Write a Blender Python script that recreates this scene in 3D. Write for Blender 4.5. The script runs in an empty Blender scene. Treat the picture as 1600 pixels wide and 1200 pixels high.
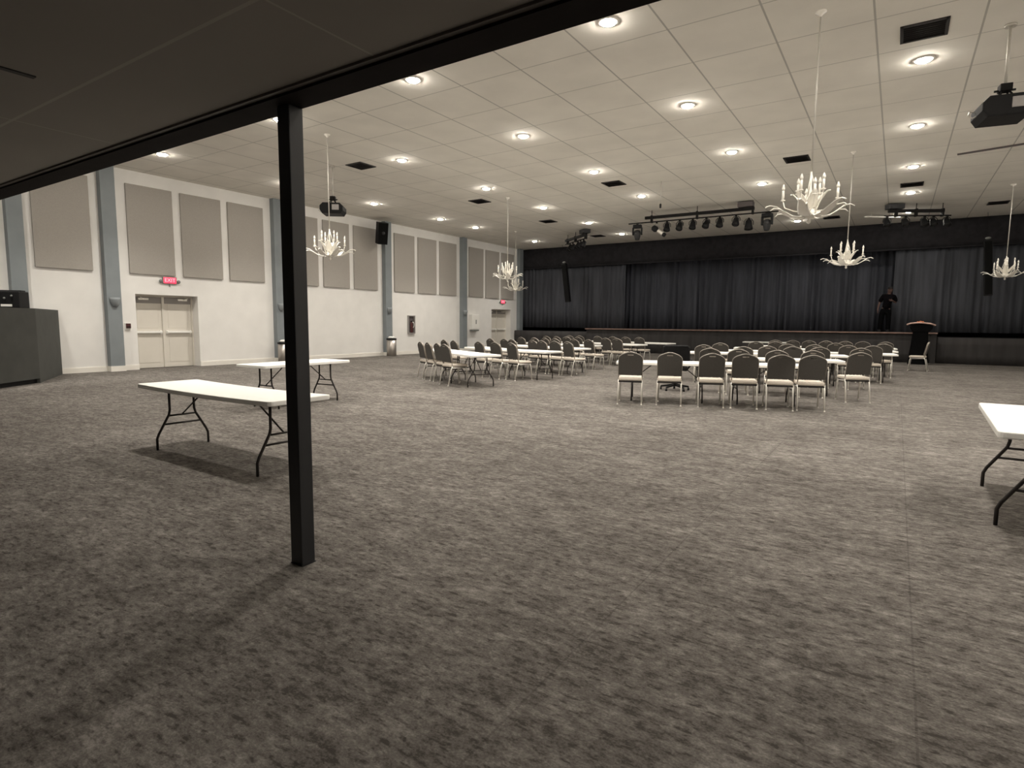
import bpy, bmesh, math, random
from mathutils import Vector, Matrix
random.seed(7)
PI = math.pi
C = bpy.context.scene.collection
SC = bpy.context.scene

# ------------------------------------------------------------------ materials
def mat(name, col, rough=0.6, metal=0.0, noise=0.0, nscale=20.0, emit=None, estr=0.0, spec=None, bump=0.0, stretch=None):
    m = bpy.data.materials.new(name); m.use_nodes = True
    nt = m.node_tree; b = nt.nodes['Principled BSDF']
    b.inputs['Base Color'].default_value = (*col, 1)
    b.inputs['Roughness'].default_value = rough
    b.inputs['Metallic'].default_value = metal
    if spec is not None: b.inputs['Specular IOR Level'].default_value = spec
    if emit:
        b.inputs['Emission Color'].default_value = (*emit, 1)
        b.inputs['Emission Strength'].default_value = estr
    if noise or bump:
        tc = nt.nodes.new('ShaderNodeTexCoord'); src = tc.outputs['Object']
        if stretch:
            mp = nt.nodes.new('ShaderNodeMapping'); mp.inputs['Scale'].default_value = stretch
            nt.links.new(src, mp.inputs['Vector']); src = mp.outputs['Vector']
        nz = nt.nodes.new('ShaderNodeTexNoise'); nz.inputs['Scale'].default_value = nscale
        nz.inputs['Detail'].default_value = 4
        nt.links.new(src, nz.inputs['Vector'])
        if noise:
            rp = nt.nodes.new('ShaderNodeValToRGB')
            rp.color_ramp.elements[0].position = 0.3; rp.color_ramp.elements[1].position = 0.7
            rp.color_ramp.elements[0].color = (*[c*(1-noise) for c in col], 1)
            rp.color_ramp.elements[1].color = (*[min(1, c*(1+noise)) for c in col], 1)
            nt.links.new(nz.outputs['Fac'], rp.inputs['Fac'])
            nt.links.new(rp.outputs['Color'], b.inputs['Base Color'])
        if bump:
            bp = nt.nodes.new('ShaderNodeBump'); bp.inputs['Strength'].default_value = bump
            bp.inputs['Distance'].default_value = 0.01
            nt.links.new(nz.outputs['Fac'], bp.inputs['Height'])
            nt.links.new(bp.outputs['Normal'], b.inputs['Normal'])
    return m

def carpet_mat():
    m = bpy.data.materials.new('carpet'); m.use_nodes = True
    nt = m.node_tree; L = nt.links; N = nt.nodes; b = N['Principled BSDF']
    b.inputs['Roughness'].default_value = 0.95
    b.inputs['Specular IOR Level'].default_value = 0.1
    tc = N.new('ShaderNodeTexCoord')
    def layer(scale, nscale, detail, rough):
        mp = N.new('ShaderNodeMapping'); mp.inputs['Scale'].default_value = scale
        L.new(tc.outputs['Object'], mp.inputs['Vector'])
        nz = N.new('ShaderNodeTexNoise'); nz.inputs['Scale'].default_value = nscale
        nz.inputs['Detail'].default_value = detail; nz.inputs['Roughness'].default_value = rough
        L.new(mp.outputs['Vector'], nz.inputs['Vector'])
        return nz.outputs['Fac']
    def math_(op, a, c, clamp=False):
        n = N.new('ShaderNodeMath'); n.operation = op; n.use_clamp = clamp
        for i, v in enumerate((a, c)):
            if isinstance(v, (int, float)): n.inputs[i].default_value = v
            else: L.new(v, n.inputs[i])
        return n.outputs[0]
    a = layer((0.7, 1.35, 1), 5.5, 8, 0.75)      # blotches a little longer along X
    c = layer((0.8, 1.25, 1), 20, 5, 0.75)
    d = layer((1, 1.2, 1), 95, 3, 0.65)
    e = layer((0.5, 0.9, 1), 1.1, 4, 0.6)
    fl = layer((0.55, 1.5, 1), 26, 3, 0.55)       # short dark flecks of the pile pattern
    v = math_('ADD', math_('MULTIPLY', a, 0.34), math_('MULTIPLY', c, 0.34))
    v = math_('ADD', v, math_('MULTIPLY', d, 0.18))
    v = math_('ADD', v, math_('MULTIPLY', e, 0.14))
    fk = math_('MULTIPLY', math_('MAXIMUM', math_('SUBTRACT', 0.46, fl), 0), 0.55)
    v = math_('SUBTRACT', v, fk)
    rp = N.new('ShaderNodeValToRGB')
    cr = rp.color_ramp
    cr.elements[0].position = 0.42; cr.elements[0].color = CARPET[0]
    cr.elements[1].position = 0.62; cr.elements[1].color = CARPET[2]
    el = cr.elements.new(0.52); el.color = CARPET[1]
    L.new(v, rp.inputs['Fac'])
    # carpet tile seams, one metre apart
    sp = N.new('ShaderNodeSeparateXYZ'); L.new(tc.outputs['Object'], sp.inputs[0])
    fx = math_('FRACT', math_('MULTIPLY', math_('ADD', sp.outputs['X'], 48.8-.145), 1/1.22), 0)
    gx = math_('GREATER_THAN', math_('ABSOLUTE', math_('SUBTRACT', fx, 0.5), 0), 0.4965)
    mx = N.new('ShaderNodeMixRGB'); mx.blend_type = 'MULTIPLY'
    mx.inputs['Color2'].default_value = (0.80, 0.80, 0.80, 1)
    L.new(gx, mx.inputs['Fac']); L.new(rp.outputs['Color'], mx.inputs['Color1'])
    L.new(mx.outputs['Color'], b.inputs['Base Color'])
    bp = N.new('ShaderNodeBump'); bp.inputs['Strength'].default_value = 0.35; bp.inputs['Distance'].default_value = 0.01
    L.new(c, bp.inputs['Height']); L.new(bp.outputs['Normal'], b.inputs['Normal'])
    return m

def ceiling_mat(name, col, ox, oy, px, py, wx, wy, dark):
    m = bpy.data.materials.new(name); m.use_nodes = True
    nt = m.node_tree; L = nt.links; N = nt.nodes; b = N['Principled BSDF']
    b.inputs['Roughness'].default_value = 0.9
    tc = N.new('ShaderNodeTexCoord'); sp = N.new('ShaderNodeSeparateXYZ'); L.new(tc.outputs['Object'], sp.inputs[0])
    def ln(out, off, per, w):
        a = N.new('ShaderNodeMath'); a.operation = 'MULTIPLY_ADD'
        a.inputs[1].default_value = 1/per; a.inputs[2].default_value = 0.5 - off/per + 100
        L.new(out, a.inputs[0])
        f = N.new('ShaderNodeMath'); f.operation = 'FRACT'; L.new(a.outputs[0], f.inputs[0])
        s = N.new('ShaderNodeMath'); s.operation = 'SUBTRACT'; L.new(f.outputs[0], s.inputs[0]); s.inputs[1].default_value = 0.5
        ab = N.new('ShaderNodeMath'); ab.operation = 'ABSOLUTE'; L.new(s.outputs[0], ab.inputs[0])
        lt = N.new('ShaderNodeMath'); lt.operation = 'LESS_THAN'; L.new(ab.outputs[0], lt.inputs[0]); lt.inputs[1].default_value = w/per/2
        return lt.outputs[0]
    gx = ln(sp.outputs['X'], ox, px, wx); gy = ln(sp.outputs['Y'], oy, py, wy)
    mxx = N.new('ShaderNodeMath'); mxx.operation = 'MAXIMUM'; L.new(gx, mxx.inputs[0])
    h = N.new('ShaderNodeMath'); h.operation = 'MULTIPLY'; L.new(gy, h.inputs[0]); h.inputs[1].default_value = 0.85
    L.new(h.outputs[0], mxx.inputs[1])
    nz = N.new('ShaderNodeTexNoise'); nz.inputs['Scale'].default_value = 1.3; nz.inputs['Detail'].default_value = 5
    L.new(tc.outputs['Object'], nz.inputs['Vector'])
    rp = N.new('ShaderNodeValToRGB')
    rp.color_ramp.elements[0].position = 0.3; rp.color_ramp.elements[1].position = 0.7
    rp.color_ramp.elements[0].color = (*[c*.95 for c in col], 1); rp.color_ramp.elements[1].color = (*[c*1.04 for c in col], 1)
    L.new(nz.outputs['Fac'], rp.inputs['Fac'])
    mx = N.new('ShaderNodeMixRGB'); mx.blend_type = 'MIX'; mx.inputs['Color2'].default_value = (*[c*dark for c in col], 1)
    L.new(mxx.outputs[0], mx.inputs['Fac']); L.new(rp.outputs['Color'], mx.inputs['Color1'])
    L.new(mx.outputs['Color'], b.inputs['Base Color'])
    return m

CARPET = [(0.060, 0.053, 0.047, 1), (0.158, 0.144, 0.131, 1), (0.305, 0.282, 0.26, 1)]
M = {}
M['carpet'] = carpet_mat()
M['ceiling'] = ceiling_mat('ceiling_tiles', (0.84, 0.81, 0.745), 0.71, 9.62, 1.22, 1.22, 0.026, 0.020, 0.58)
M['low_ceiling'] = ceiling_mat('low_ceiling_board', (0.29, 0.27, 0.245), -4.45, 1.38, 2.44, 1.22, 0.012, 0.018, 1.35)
M['wall'] = mat('cream_wall_paint', (0.84, 0.825, 0.80), 0.75, noise=0.03, nscale=2)
M['baseboard'] = mat('white_baseboard', (0.86, 0.83, 0.77), 0.5, noise=0.02, nscale=4)
M['pilaster'] = mat('blue_grey_paint', (0.225, 0.250, 0.265), 0.7, noise=0.05, nscale=3)
M['panel'] = mat('acoustic_fabric', (0.385, 0.360, 0.328), 0.95, noise=0.06, nscale=60, bump=0.1)
M['grey_band'] = mat('door_top_grey', (0.30, 0.28, 0.265), 0.6, noise=0.03, nscale=5)  # grey for the band along the door tops
M['door'] = mat('cream_door_paint', (0.74, 0.70, 0.63), 0.5, noise=0.02, nscale=3)
M['beam'] = mat('dark_brown_beam_paint', (0.012, 0.009, 0.008), 0.8, noise=0.15, nscale=8, spec=0.1)
M['beam_trim'] = mat('beam_edge_trim', (0.10, 0.085, 0.075), 0.6, noise=0.1, nscale=8)
M['post'] = mat('charcoal_post_paint', (0.022, 0.023, 0.026), 0.45, noise=0.12, nscale=14, stretch=(1, 1, .15))
M['curtain'] = mat('navy_charcoal_velvet', (0.070, 0.075, 0.092), 0.85, noise=0.25, nscale=5, stretch=(1, 1, .1), spec=0.15)
M['curtain_side'] = mat('charcoal_curtain_cloth', (0.066, 0.070, 0.082), 0.85, noise=0.25, nscale=5, stretch=(1, 1, .1), spec=0.15)
M['valance'] = mat('black_brown_valance_cloth', (0.026, 0.025, 0.028), 0.9, noise=0.2, nscale=6, spec=0.15)
M['skirt'] = mat('grey_skirting_cloth', (0.045, 0.042, 0.042), 0.9, noise=0.25, nscale=4, stretch=(1, 1, .15))
M['stage_top'] = mat('dark_stage_boards', (0.05, 0.035, 0.03), 0.5, noise=0.2, nscale=4)
M['stage_edge'] = mat('worn_wooden_nosing', (0.26, 0.17, 0.14), 0.45, noise=0.25, nscale=6)
M['white_plastic'] = mat('white_blow_moulded_plastic', (0.93, 0.92, 0.88), 0.45, noise=0.015, nscale=15, bump=0.05)
M['table_leg'] = mat('dark_brown_steel', (0.030, 0.025, 0.023), 0.45, metal=0.3, noise=0.1, nscale=20)
M['silver'] = mat('satin_silver_tube', (0.88, 0.85, 0.79), 0.40, metal=0.45, noise=0.05, nscale=20)
M['frame_grey'] = mat('dull_champagne_frame', (0.34, 0.31, 0.27), 0.4, metal=0.5, noise=0.05, nscale=20)
M['chair_back'] = mat('dark_grey_chair_fabric', (0.072, 0.066, 0.059), 0.9, noise=0.15, nscale=90, bump=0.1)
M['chair_seat'] = mat('taupe_chair_fabric', (0.66, 0.59, 0.51), 0.85, noise=0.10, nscale=90, bump=0.1)
M['chair_front'] = mat('taupe_back_fabric', (0.26, 0.225, 0.19), 0.85, noise=0.10, nscale=90, bump=0.1)
M['chair_under'] = mat('black_seat_underside', (0.02, 0.017, 0.015), 0.8, noise=0.1, nscale=30)
M['black'] = mat('black_plastic', (0.009, 0.009, 0.010), 0.6, noise=0.1, nscale=30, spec=0.25)
M['black_metal'] = mat('black_painted_metal', (0.007, 0.006, 0.006), 0.6, noise=0.1, nscale=20, spec=0.2)
M['dark_grey'] = mat('dark_grey_plastic', (0.018, 0.018, 0.020), 0.5, noise=0.1, nscale=20)
M['speaker_grille'] = mat('black_speaker_grille', (0.006, 0.006, 0.006), 0.85, noise=0.3, nscale=120, spec=0.1)
M['chandelier'] = mat('glossy_white_metal', (0.90, 0.87, 0.80), 0.25, noise=0.02, nscale=30)
M['rod'] = mat('pale_rod_metal', (0.60, 0.57, 0.52), 0.4, metal=0.3, noise=0.03, nscale=20)
M['lens_glass'] = mat('dark_lens_glass', (0.035, 0.035, 0.036), 0.35, noise=0.05, nscale=20)
M['vent'] = mat('dark_vent_metal', (0.014, 0.011, 0.011), 0.6, noise=0.2, nscale=30)
M['light_trim'] = mat('white_light_trim', (0.9, 0.87, 0.82), 0.4, noise=0.01, nscale=10)
M['lamp'] = mat('lit_lamp_lens', (1, 1, 1), 0.4, emit=(1.0, 0.93, 0.82), estr=300)
M['exit_face'] = mat('lit_red_exit_face', (0.6, 0.05, 0.08), 0.5, emit=(1.0, 0.035, 0.085), estr=1.5)
M['exit_letter'] = mat('lit_pink_exit_letters', (0.8, 0.3, 0.3), 0.5, emit=(1.0, 0.30, 0.34), estr=1.6)
M['grey_plastic'] = mat('grey_plastic', (0.22, 0.23, 0.22), 0.5, noise=0.05, nscale=20)
M['red'] = mat('dark_red_enamel', (0.065, 0.016, 0.017), 0.5, noise=0.1, nscale=20)
M['cabinet_in'] = mat('cabinet_dark_grey', (0.10, 0.085, 0.085), 0.6, noise=0.1, nscale=20)  # dark grey cabinet interior, also used on the ceiling strip and rig box
M['cabinet_frame'] = mat('cabinet_frame_metal', (0.36, 0.34, 0.33), 0.4, metal=0.2, noise=0.05, nscale=20)
M['steel'] = mat('brushed_steel', (0.42, 0.39, 0.36), 0.35, metal=0.8, noise=0.12, nscale=10, stretch=(1, 1, .05))
M['bin_bag'] = mat('white_bin_bag', (0.85, 0.84, 0.80), 0.5, noise=0.05, nscale=20)
M['booth'] = mat('grey_green_booth_paint', (0.052, 0.053, 0.048), 0.75, noise=0.12, nscale=3)
M['sconce'] = mat('frosted_sconce_bowl', (0.26, 0.285, 0.30), 0.5, noise=0.05, nscale=20)
M['drape'] = mat('black_lectern_drape', (0.004, 0.004, 0.0045), 0.9, noise=0.2, nscale=10, spec=0.1)
M['pale_edge'] = mat('pale_pink_edging', (0.62, 0.42, 0.36), 0.6, noise=0.3, nscale=12)
M['orange'] = mat('orange_ornament', (0.60, 0.20, 0.09), 0.6, noise=0.2, nscale=30)
M['skin'] = mat('brown_skin', (0.10, 0.055, 0.045), 0.6, noise=0.05, nscale=20)
M['shirt'] = mat('black_cotton', (0.004, 0.0035, 0.0045), 0.95, noise=0.15, nscale=30, spec=0.05)
M['trousers'] = mat('black_trouser_cloth', (0.0035, 0.0035, 0.004), 0.95, noise=0.15, nscale=30, spec=0.05)
M['hair'] = mat('black_hair', (0.006, 0.005, 0.005), 0.7, noise=0.2, nscale=60)
M['eye'] = mat('dark_eye', (0.02, 0.018, 0.018), 0.2, noise=0.05, nscale=30)
M['white_bar'] = mat('white_painted_bar', (0.92, 0.90, 0.84), 0.4, noise=0.02, nscale=10)

# ------------------------------------------------------------------ mesh builder
class MB:
    def __init__(s): s.v = []; s.f = []; s.smooth = []
    def add(s, vs, fs, sm=False, mtx=None):
        n = len(s.v)
        s.v += [tuple((mtx @ Vector(v)) if mtx else v) for v in vs]
        s.f += [tuple(i+n for i in f) for f in fs]; s.smooth += [sm]*len(fs)
        return s
    def box(s, x0, x1, y0, y1, z0, z1, mtx=None, bevel=0.0):
        if bevel:
            bm = bmesh.new(); bmesh.ops.create_cube(bm, size=1)
            for v in bm.verts:
                v.co = Vector(((x0+x1)/2+v.co.x*(x1-x0), (y0+y1)/2+v.co.y*(y1-y0), (z0+z1)/2+v.co.z*(z1-z0)))
            bmesh.ops.bevel(bm, geom=list(bm.edges), offset=bevel, segments=2, profile=0.6, affect='EDGES')
            return s.bm(bm, mtx)
        vs = [(x, y, z) for z in (z0, z1) for y in (y0, y1) for x in (x0, x1)]
        fs = [(0, 2, 3, 1), (4, 5, 7, 6), (0, 1, 5, 4), (2, 6, 7, 3), (0, 4, 6, 2), (1, 3, 7, 5)]
        return s.add(vs, fs, False, mtx)
    def bm(s, bm, mtx=None, sm=False):
        bm.verts.index_update()
        vs = [tuple(v.co) for v in bm.verts]; fs = [tuple(v.index for v in f.verts) for f in bm.faces]
        bm.free(); return s.add(vs, fs, sm, mtx)
    def sweep(s, path, rad, n=8, up=(0, 0, 1), cap=True, mtx=None):
        """sweep an ellipse (a across, b along up) along a path; rad is a number or list of numbers / (a, b)"""
        P = [Vector(p) for p in path]; K = len(P)
        if not isinstance(rad, (list, tuple)): rad = [rad]*K
        vs = []; prev = None
        for i, p in enumerate(P):
            t = (P[min(i+1, K-1)]-P[max(i-1, 0)]).normalized()
            if prev is None:
                u = Vector(up)
                if abs(u.dot(t)) > 0.95: u = Vector((0, 1, 0)) if abs(t.y) < .9 else Vector((1, 0, 0))
            else: u = prev
            side = t.cross(u).normalized(); u = side.cross(t).normalized(); prev = u
            r = rad[i]; a, b = r if isinstance(r, (list, tuple)) else (r, r)
            for k in range(n):
                w = 2*PI*k/n
                vs.append(p+side*(a*math.cos(w))+u*(b*math.sin(w)))
        fs = []
        for i in range(K-1):
            for k in range(n):
                k2 = (k+1) % n
                fs.append((i*n+k, i*n+k2, (i+1)*n+k2, (i+1)*n+k))
        s.add(vs, fs, True, mtx)
        if cap:
            s.add(vs[:n], [tuple(range(n))[::-1]], False, mtx); s.add(vs[-n:], [tuple(range(n))], False, mtx)
        return s
    def cyl(s, p0, p1, r0, r1=None, n=12, mtx=None):
        return s.sweep([p0, p1], [r0, r0 if r1 is None else r1], n, mtx=mtx)
    def lathe(s, prof, c=(0, 0, 0), n=20, mtx=None):
        vs = []; K = len(prof)
        for r, z in prof:
            for k in range(n):
                w = 2*PI*k/n; vs.append((c[0]+max(r, 1e-4)*math.cos(w), c[1]+max(r, 1e-4)*math.sin(w), c[2]+z))
        fs = [(i*n+k, i*n+(k+1) % n, (i+1)*n+(k+1) % n, (i+1)*n+k) for i in range(K-1) for k in range(n)]
        s.add(vs, fs, True, mtx)
        s.add(vs[:n], [tuple(range(n))[::-1]], False, mtx); s.add(vs[-n:], [tuple(range(n))], False, mtx)
        return s
    def sphere(s, c, r, n=12, mtx=None, sc=(1, 1, 1)):
        vs = []; fs = []; h = n//2
        for i in range(h+1):
            a = PI*i/h
            for k in range(n):
                w = 2*PI*k/n
                vs.append((c[0]+sc[0]*r*math.sin(a)*math.cos(w), c[1]+sc[1]*r*math.sin(a)*math.sin(w), c[2]+sc[2]*r*math.cos(a)))
        for i in range(h):
            for k in range(n):
                fs.append((i*n+k, (i+1)*n+k, (i+1)*n+(k+1) % n, i*n+(k+1) % n))
        return s.add(vs, fs, True, mtx)
    def prism(s, outline, y0, y1, fn=None, bevel=0.0, mtx=None):
        """outline in (x, z) extruded along y; fn maps a point after extrusion"""
        bm = bmesh.new()
        a = [bm.verts.new((x, y0, z)) for x, z in outline]; b = [bm.verts.new((x, y1, z)) for x, z in outline]
        n = len(a)
        bm.faces.new(a); bm.faces.new(b[::-1])
        for i in range(n): bm.faces.new((a[i], b[i], b[(i+1) % n], a[(i+1) % n]))
        bmesh.ops.recalc_face_normals(bm, faces=bm.faces)
        if bevel:
            ed = [e for e in bm.edges if abs(e.verts[0].co.y-e.verts[1].co.y) < 1e-6]
            bmesh.ops.bevel(bm, geom=ed, offset=bevel, segments=2, profile=0.6, affect='EDGES')
        if fn:
            for v in bm.verts: v.co = fn(v.co)
        return s.bm(bm, mtx)
    def build(s, name, material, parent=None, loc=None, kind=None):
        me = bpy.data.meshes.new(name); me.from_pydata(s.v, [], s.f)
        me.polygons.foreach_set('use_smooth', s.smooth); me.update()
        bm = bmesh.new(); bm.from_mesh(me)
        bmesh.ops.remove_doubles(bm, verts=bm.verts, dist=1e-5)
        bmesh.ops.recalc_face_normals(bm, faces=bm.faces); bm.to_mesh(me); bm.free()
        me.materials.append(M[material] if isinstance(material, str) else material)
        o = bpy.data.objects.new(name, me); C.objects.link(o)
        if parent: o.parent = parent
        if loc: o.location = loc
        if kind: o['kind'] = kind
        return o

def tag(o, label, cat, group=None):
    o['label'] = label; o['category'] = cat
    if group: o['group'] = group
    return o
def thing(name, label, cat, loc=(0, 0, 0), rz=0, group=None):
    o = bpy.data.objects.new(name, None); o.empty_display_size = 0.1; C.objects.link(o)
    o.location = loc; o.rotation_euler = (0, 0, rz)
    return tag(o, label, cat, group)
def dup(root, loc, rz, label=None, group=None):
    r = root.copy(); C.objects.link(r); r.location = loc; r.rotation_euler = (0, 0, rz)
    if label: r['label'] = label
    if group: r['group'] = group
    for ch in list(root.children):
        c = ch.copy(); C.objects.link(c); c.parent = r
        for g in list(ch.children):
            d = g.copy(); C.objects.link(d); d.parent = c
    return r
def struct(mb, name, material, parent=None):
    o = mb.build(name, material, parent)
    if not parent: o['kind'] = 'structure'
    return o
ORD = ['first', 'second', 'third', 'fourth', 'fifth', 'sixth', 'seventh', 'eighth', 'ninth', 'tenth']
R = math.radians

# ------------------------------------------------------------------ room shell
XL, XR, YB, YS, ZC = -17.95, 6.1, -6.0, 28.4, 5.5
struct(MB().box(XL-.6, XR+.3, YB-.2, YS+3.5, -0.12, 0), 'floor', 'carpet')
struct(MB().box(XL-.2, XR+.2, 2.11, YS+3.4, ZC, ZC+.15), 'ceiling', 'ceiling')
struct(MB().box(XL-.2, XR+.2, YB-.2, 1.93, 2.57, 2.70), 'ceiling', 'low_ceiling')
# left wall with the two door recesses
DOORS = [(8.04, 9.80, 2.13), (25.36, 27.18, 2.13)]
w = MB()
ys = [YB] + [v for d in DOORS for v in d[:2]] + [YS]
for i in range(0, len(ys), 2): w.box(XL-.42, XL, ys[i], ys[i+1], 0, ZC)
for a, b, h in DOORS: w.box(XL-.42, XL, a, b, h, ZC)
struct(w, 'wall_left', 'wall')
struct(MB().box(XR, XR+.2, YB, YS+3.4, 0, ZC), 'wall_right', 'wall')
struct(MB().box(XL, XR, YB-.2, YB, 0, 2.57), 'wall_back', 'wall')
struct(MB().box(XL-.2, XR+.2, YS+3.2, YS+3.4, 0, ZC), 'wall_stage', 'valance')
struct(MB().box(XL, XR, 2.0, 2.11, 2.68, ZC), 'wall_balcony', 'wall')
# baseboard on the left wall, broken at the doors
bb = MB()
for i in range(0, len(ys), 2): bb.box(XL, XL+.02, ys[i] if i else YB, ys[i+1], 0, .13)
for i in range(0, len(ys), 2): bb.box(XL, XL+.012, ys[i] if i else YB, ys[i+1], .13, .145)
struct(bb, 'baseboard_left', 'baseboard')
# pilasters
PIL = [(5.24, 5.56)] + [(7.25+5.135*k, 7.60+5.135*k) for k in range(5)]
for k, (a, b) in enumerate(PIL):
    p = struct(MB().box(XL, XL+.20, a, b, .145, ZC), 'trim_%d' % (k+1), 'pilaster')
    MB().box(XL, XL+.215, a-.012, b+.012, 0, .145).build('baseboard', 'baseboard', p)
# beam under the balcony edge
bmn = struct(MB().box(XL, XR, 1.96, 2.13, 2.545, 2.70), 'trim_7', 'beam')
MB().box(XL, XR, 1.931, 1.959, 2.558, 2.575).build('edge_trim', 'beam_trim', bmn)
# doors
def door(n, a, b, h):
    m = (a+b)/2; x = XL-.36
    d = struct(MB().box(x-.05, x-.005, a, b, 0, h), 'door_%d' % n, 'door')
    MB().box(x-.005, x+.045, a, a+.05, 0, h).box(x-.005, x+.045, b-.05, b, 0, h).box(x-.005, x+.045, a+.05, b-.05, h-.05, h).build('door_frame', 'door', d)
    MB().box(x-.005, x+.06, m-.035, m+.035, 0.01, h-.05, bevel=.006).build('mullion', 'door', d)
    for s, (u, v) in enumerate(((a+.055, m-.04), (m+.04, b-.055))):
        lf = MB().box(x-.004, x+.028, u, v, .012, h-.055)
        for z0, z1 in ((.15, .92), (1.16, h-.2)): lf.box(x+.02, x+.034, u+.10, v-.10, z0, z1, bevel=.01)
        lf = lf.build('door_leaf', 'door', d)
        MB().box(x+.028, x+.05, u+.0, v-.0, h-.24, h-.06, bevel=.004).build('top_band', 'grey_band', lf)  # grey band across the top of each leaf
        MB().box(x+.05, x+.115, u+.03, v-.03, 1.02, 1.085, bevel=.015).box(x+.028, x+.06, u+.02, u+.08, .99, 1.10).box(x+.028, x+.06, v-.08, v-.02, .99, 1.10).build('push_bar', 'white_plastic', lf)
        cy = (u+v)/2 + (-.12 if s == 0 else .12)
        MB().box(x+.05, x+.11, cy-.14, cy+.14, h-.15, h-.09, bevel=.008).cyl((x+.08, cy, h-.12), (x+.19, cy+(.2 if s else -.2)*.6, h-.075), .012).build('door_closer', 'silver', lf)
    return d
for i, (a, b, h) in enumerate(DOORS): door(i+1, a, b, h)

# ------------------------------------------------------------------ steel post
t = thing('steel_post', 'dark square steel post standing alone in the left foreground under the beam', 'post', (-2.84, 2.075, 0), 0)
t.location = (-2.815, 2.085, 0)
MB().box(-.05, .05, -.045, .045, .006, 2.546, bevel=.006).build('shaft', 'post', t)
MB().box(-.052, .052, -.047, .047, 0, .008).build('base_plate', 'post', t)

# ------------------------------------------------------------------ acoustic panels
def panel(y0, y1, label):
    z0, z1 = 2.69, 5.13
    m = MB().box(XL+.003, XL+.058, y0, y1, z0, z1, bevel=.012)
    tag(m.build('acoustic_panel', 'panel'), label, 'panel', 'fabric panels high on the white wall')
panel(3.85, 5.02, 'grey fabric wall panel cut off by the left edge of the photo')
panel(5.78, 7.03, 'single grey fabric wall panel between first and second blue pilasters from left')
bays = ['second and third', 'third and fourth', 'fourth and fifth', 'fifth and last']
pos3 = ['leftmost', 'middle', 'rightmost']
for k in range(4):
    for j in range(3):
        y0 = 7.92 + 5.135*k + 1.465*j
        if k == 3: y0 = 23.36 + 1.42*j
        w_ = 1.235 if k < 3 else 1.19
        panel(y0, y0+w_, '%s of three grey fabric panels between %s blue pilasters' % (pos3[j], bays[k]))

# ------------------------------------------------------------------ wall fittings
def text_mesh(txt, size, name, material, parent, mtx):
    cu = bpy.data.curves.new(name, 'FONT'); cu.body = txt; cu.size = size; cu.extrude = .002
    cu.align_x = 'CENTER'; cu.align_y = 'CENTER'
    o = bpy.data.objects.new(name, cu); C.objects.link(o)
    dg = bpy.context.evaluated_depsgraph_get()
    me = bpy.data.meshes.new_from_object(o.evaluated_get(dg))
    bpy.data.objects.remove(o)
    me.transform(mtx); me.materials.clear(); me.materials.append(M[material])
    r = bpy.data.objects.new(name, me); C.objects.link(r); r.parent = parent
    return r
FACE_X = Matrix(((0, 0, 1, 0), (1, 0, 0, 0), (0, 1, 0, 0), (0, 0, 0, 1)))
def exit_sign(y, z, label):
    t = thing('exit_sign', label, 'exit sign', (XL, y, z), 0, 'lit red exit signs')
    MB().box(0, .05, -.20, .20, -.10, .10, bevel=.01).build('housing', 'grey_plastic', t)
    MB().box(.05, .058, -.175, .175, -.085, .085).build('face', 'exit_face', t)
    text_mesh('EXIT', .15, 'letters', 'exit_letter', t, Matrix.Translation((.060, 0, 0)) @ FACE_X)
    for s in (-1, 1):
        MB().box(.0, .03, s*.20-.02 if s > 0 else -.26, .26 if s > 0 else -.18, -.06, .0).sphere((.05, s*.255, -.03), .05, 12, sc=(.7, 1, 1)).build('lamp_head', 'grey_plastic', t)
    MB().cyl((.03, 0, -.10), (.03, 0, -.15), .012).sphere((.03, 0, -.155), .025, 10).build('test_switch', 'grey_plastic', t)
exit_sign(8.98, 2.56, 'glowing red EXIT sign above the nearer white double door')
exit_sign(26.35, 2.54, 'small glowing red EXIT sign above the far double door near the stage')

t = thing('fire_alarm_pull', 'small dark red and white alarm box beside the nearer double door', 'alarm', (XL, 7.80, 1.22))
MB().box(0, .03, -.075, .075, -.10, .10, bevel=.006).build('back_box', 'white_plastic', t)
MB().box(.03, .065, -.06, .06, -.05, .085, bevel=.008).build('pull_station', 'red', t)
MB().box(.065, .08, -.045, .045, -.02, .0, bevel=.004).build('pull_handle', 'black', t)

t = thing('fire_extinguisher_cabinet', 'narrow grey recessed fire extinguisher cabinet on the white wall', 'cabinet', (XL, 19.2, 1.30))
fr = MB()
for y0, y1, z0, z1 in ((-.22, .22, .36, .40), (-.22, .22, -.40, -.36), (-.22, -.18, -.36, .36), (.18, .22, -.36, .36)): fr.box(0, .07, y0, y1, z0, z1)
fr.build('frame', 'cabinet_frame', t)
MB().box(0.0, .01, -.18, .18, -.36, .36).build('back_panel', 'cabinet_in', t)
e = thing('fire_extinguisher', 'dark red fire extinguisher standing inside the grey wall cabinet', 'extinguisher', (XL+.045, 19.2, .945))
MB().lathe([(.03, 0), (.075, .01), (.08, .05), (.08, .38), (.05, .45), (.025, .47)], n=16).build('bottle', 'red', e)
MB().box(-.02, .02, -.05, .07, .47, .52, bevel=.006).build('valve', 'black', e)
MB().sweep([(.11, .02, .47), (.17, .08, .42), (.18, .09, .34), (.17, .07, .26), (.13, .03, .22)], .016).build('hose', 'white_plastic', e)
e.scale = (.42, 1, 1)

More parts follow.
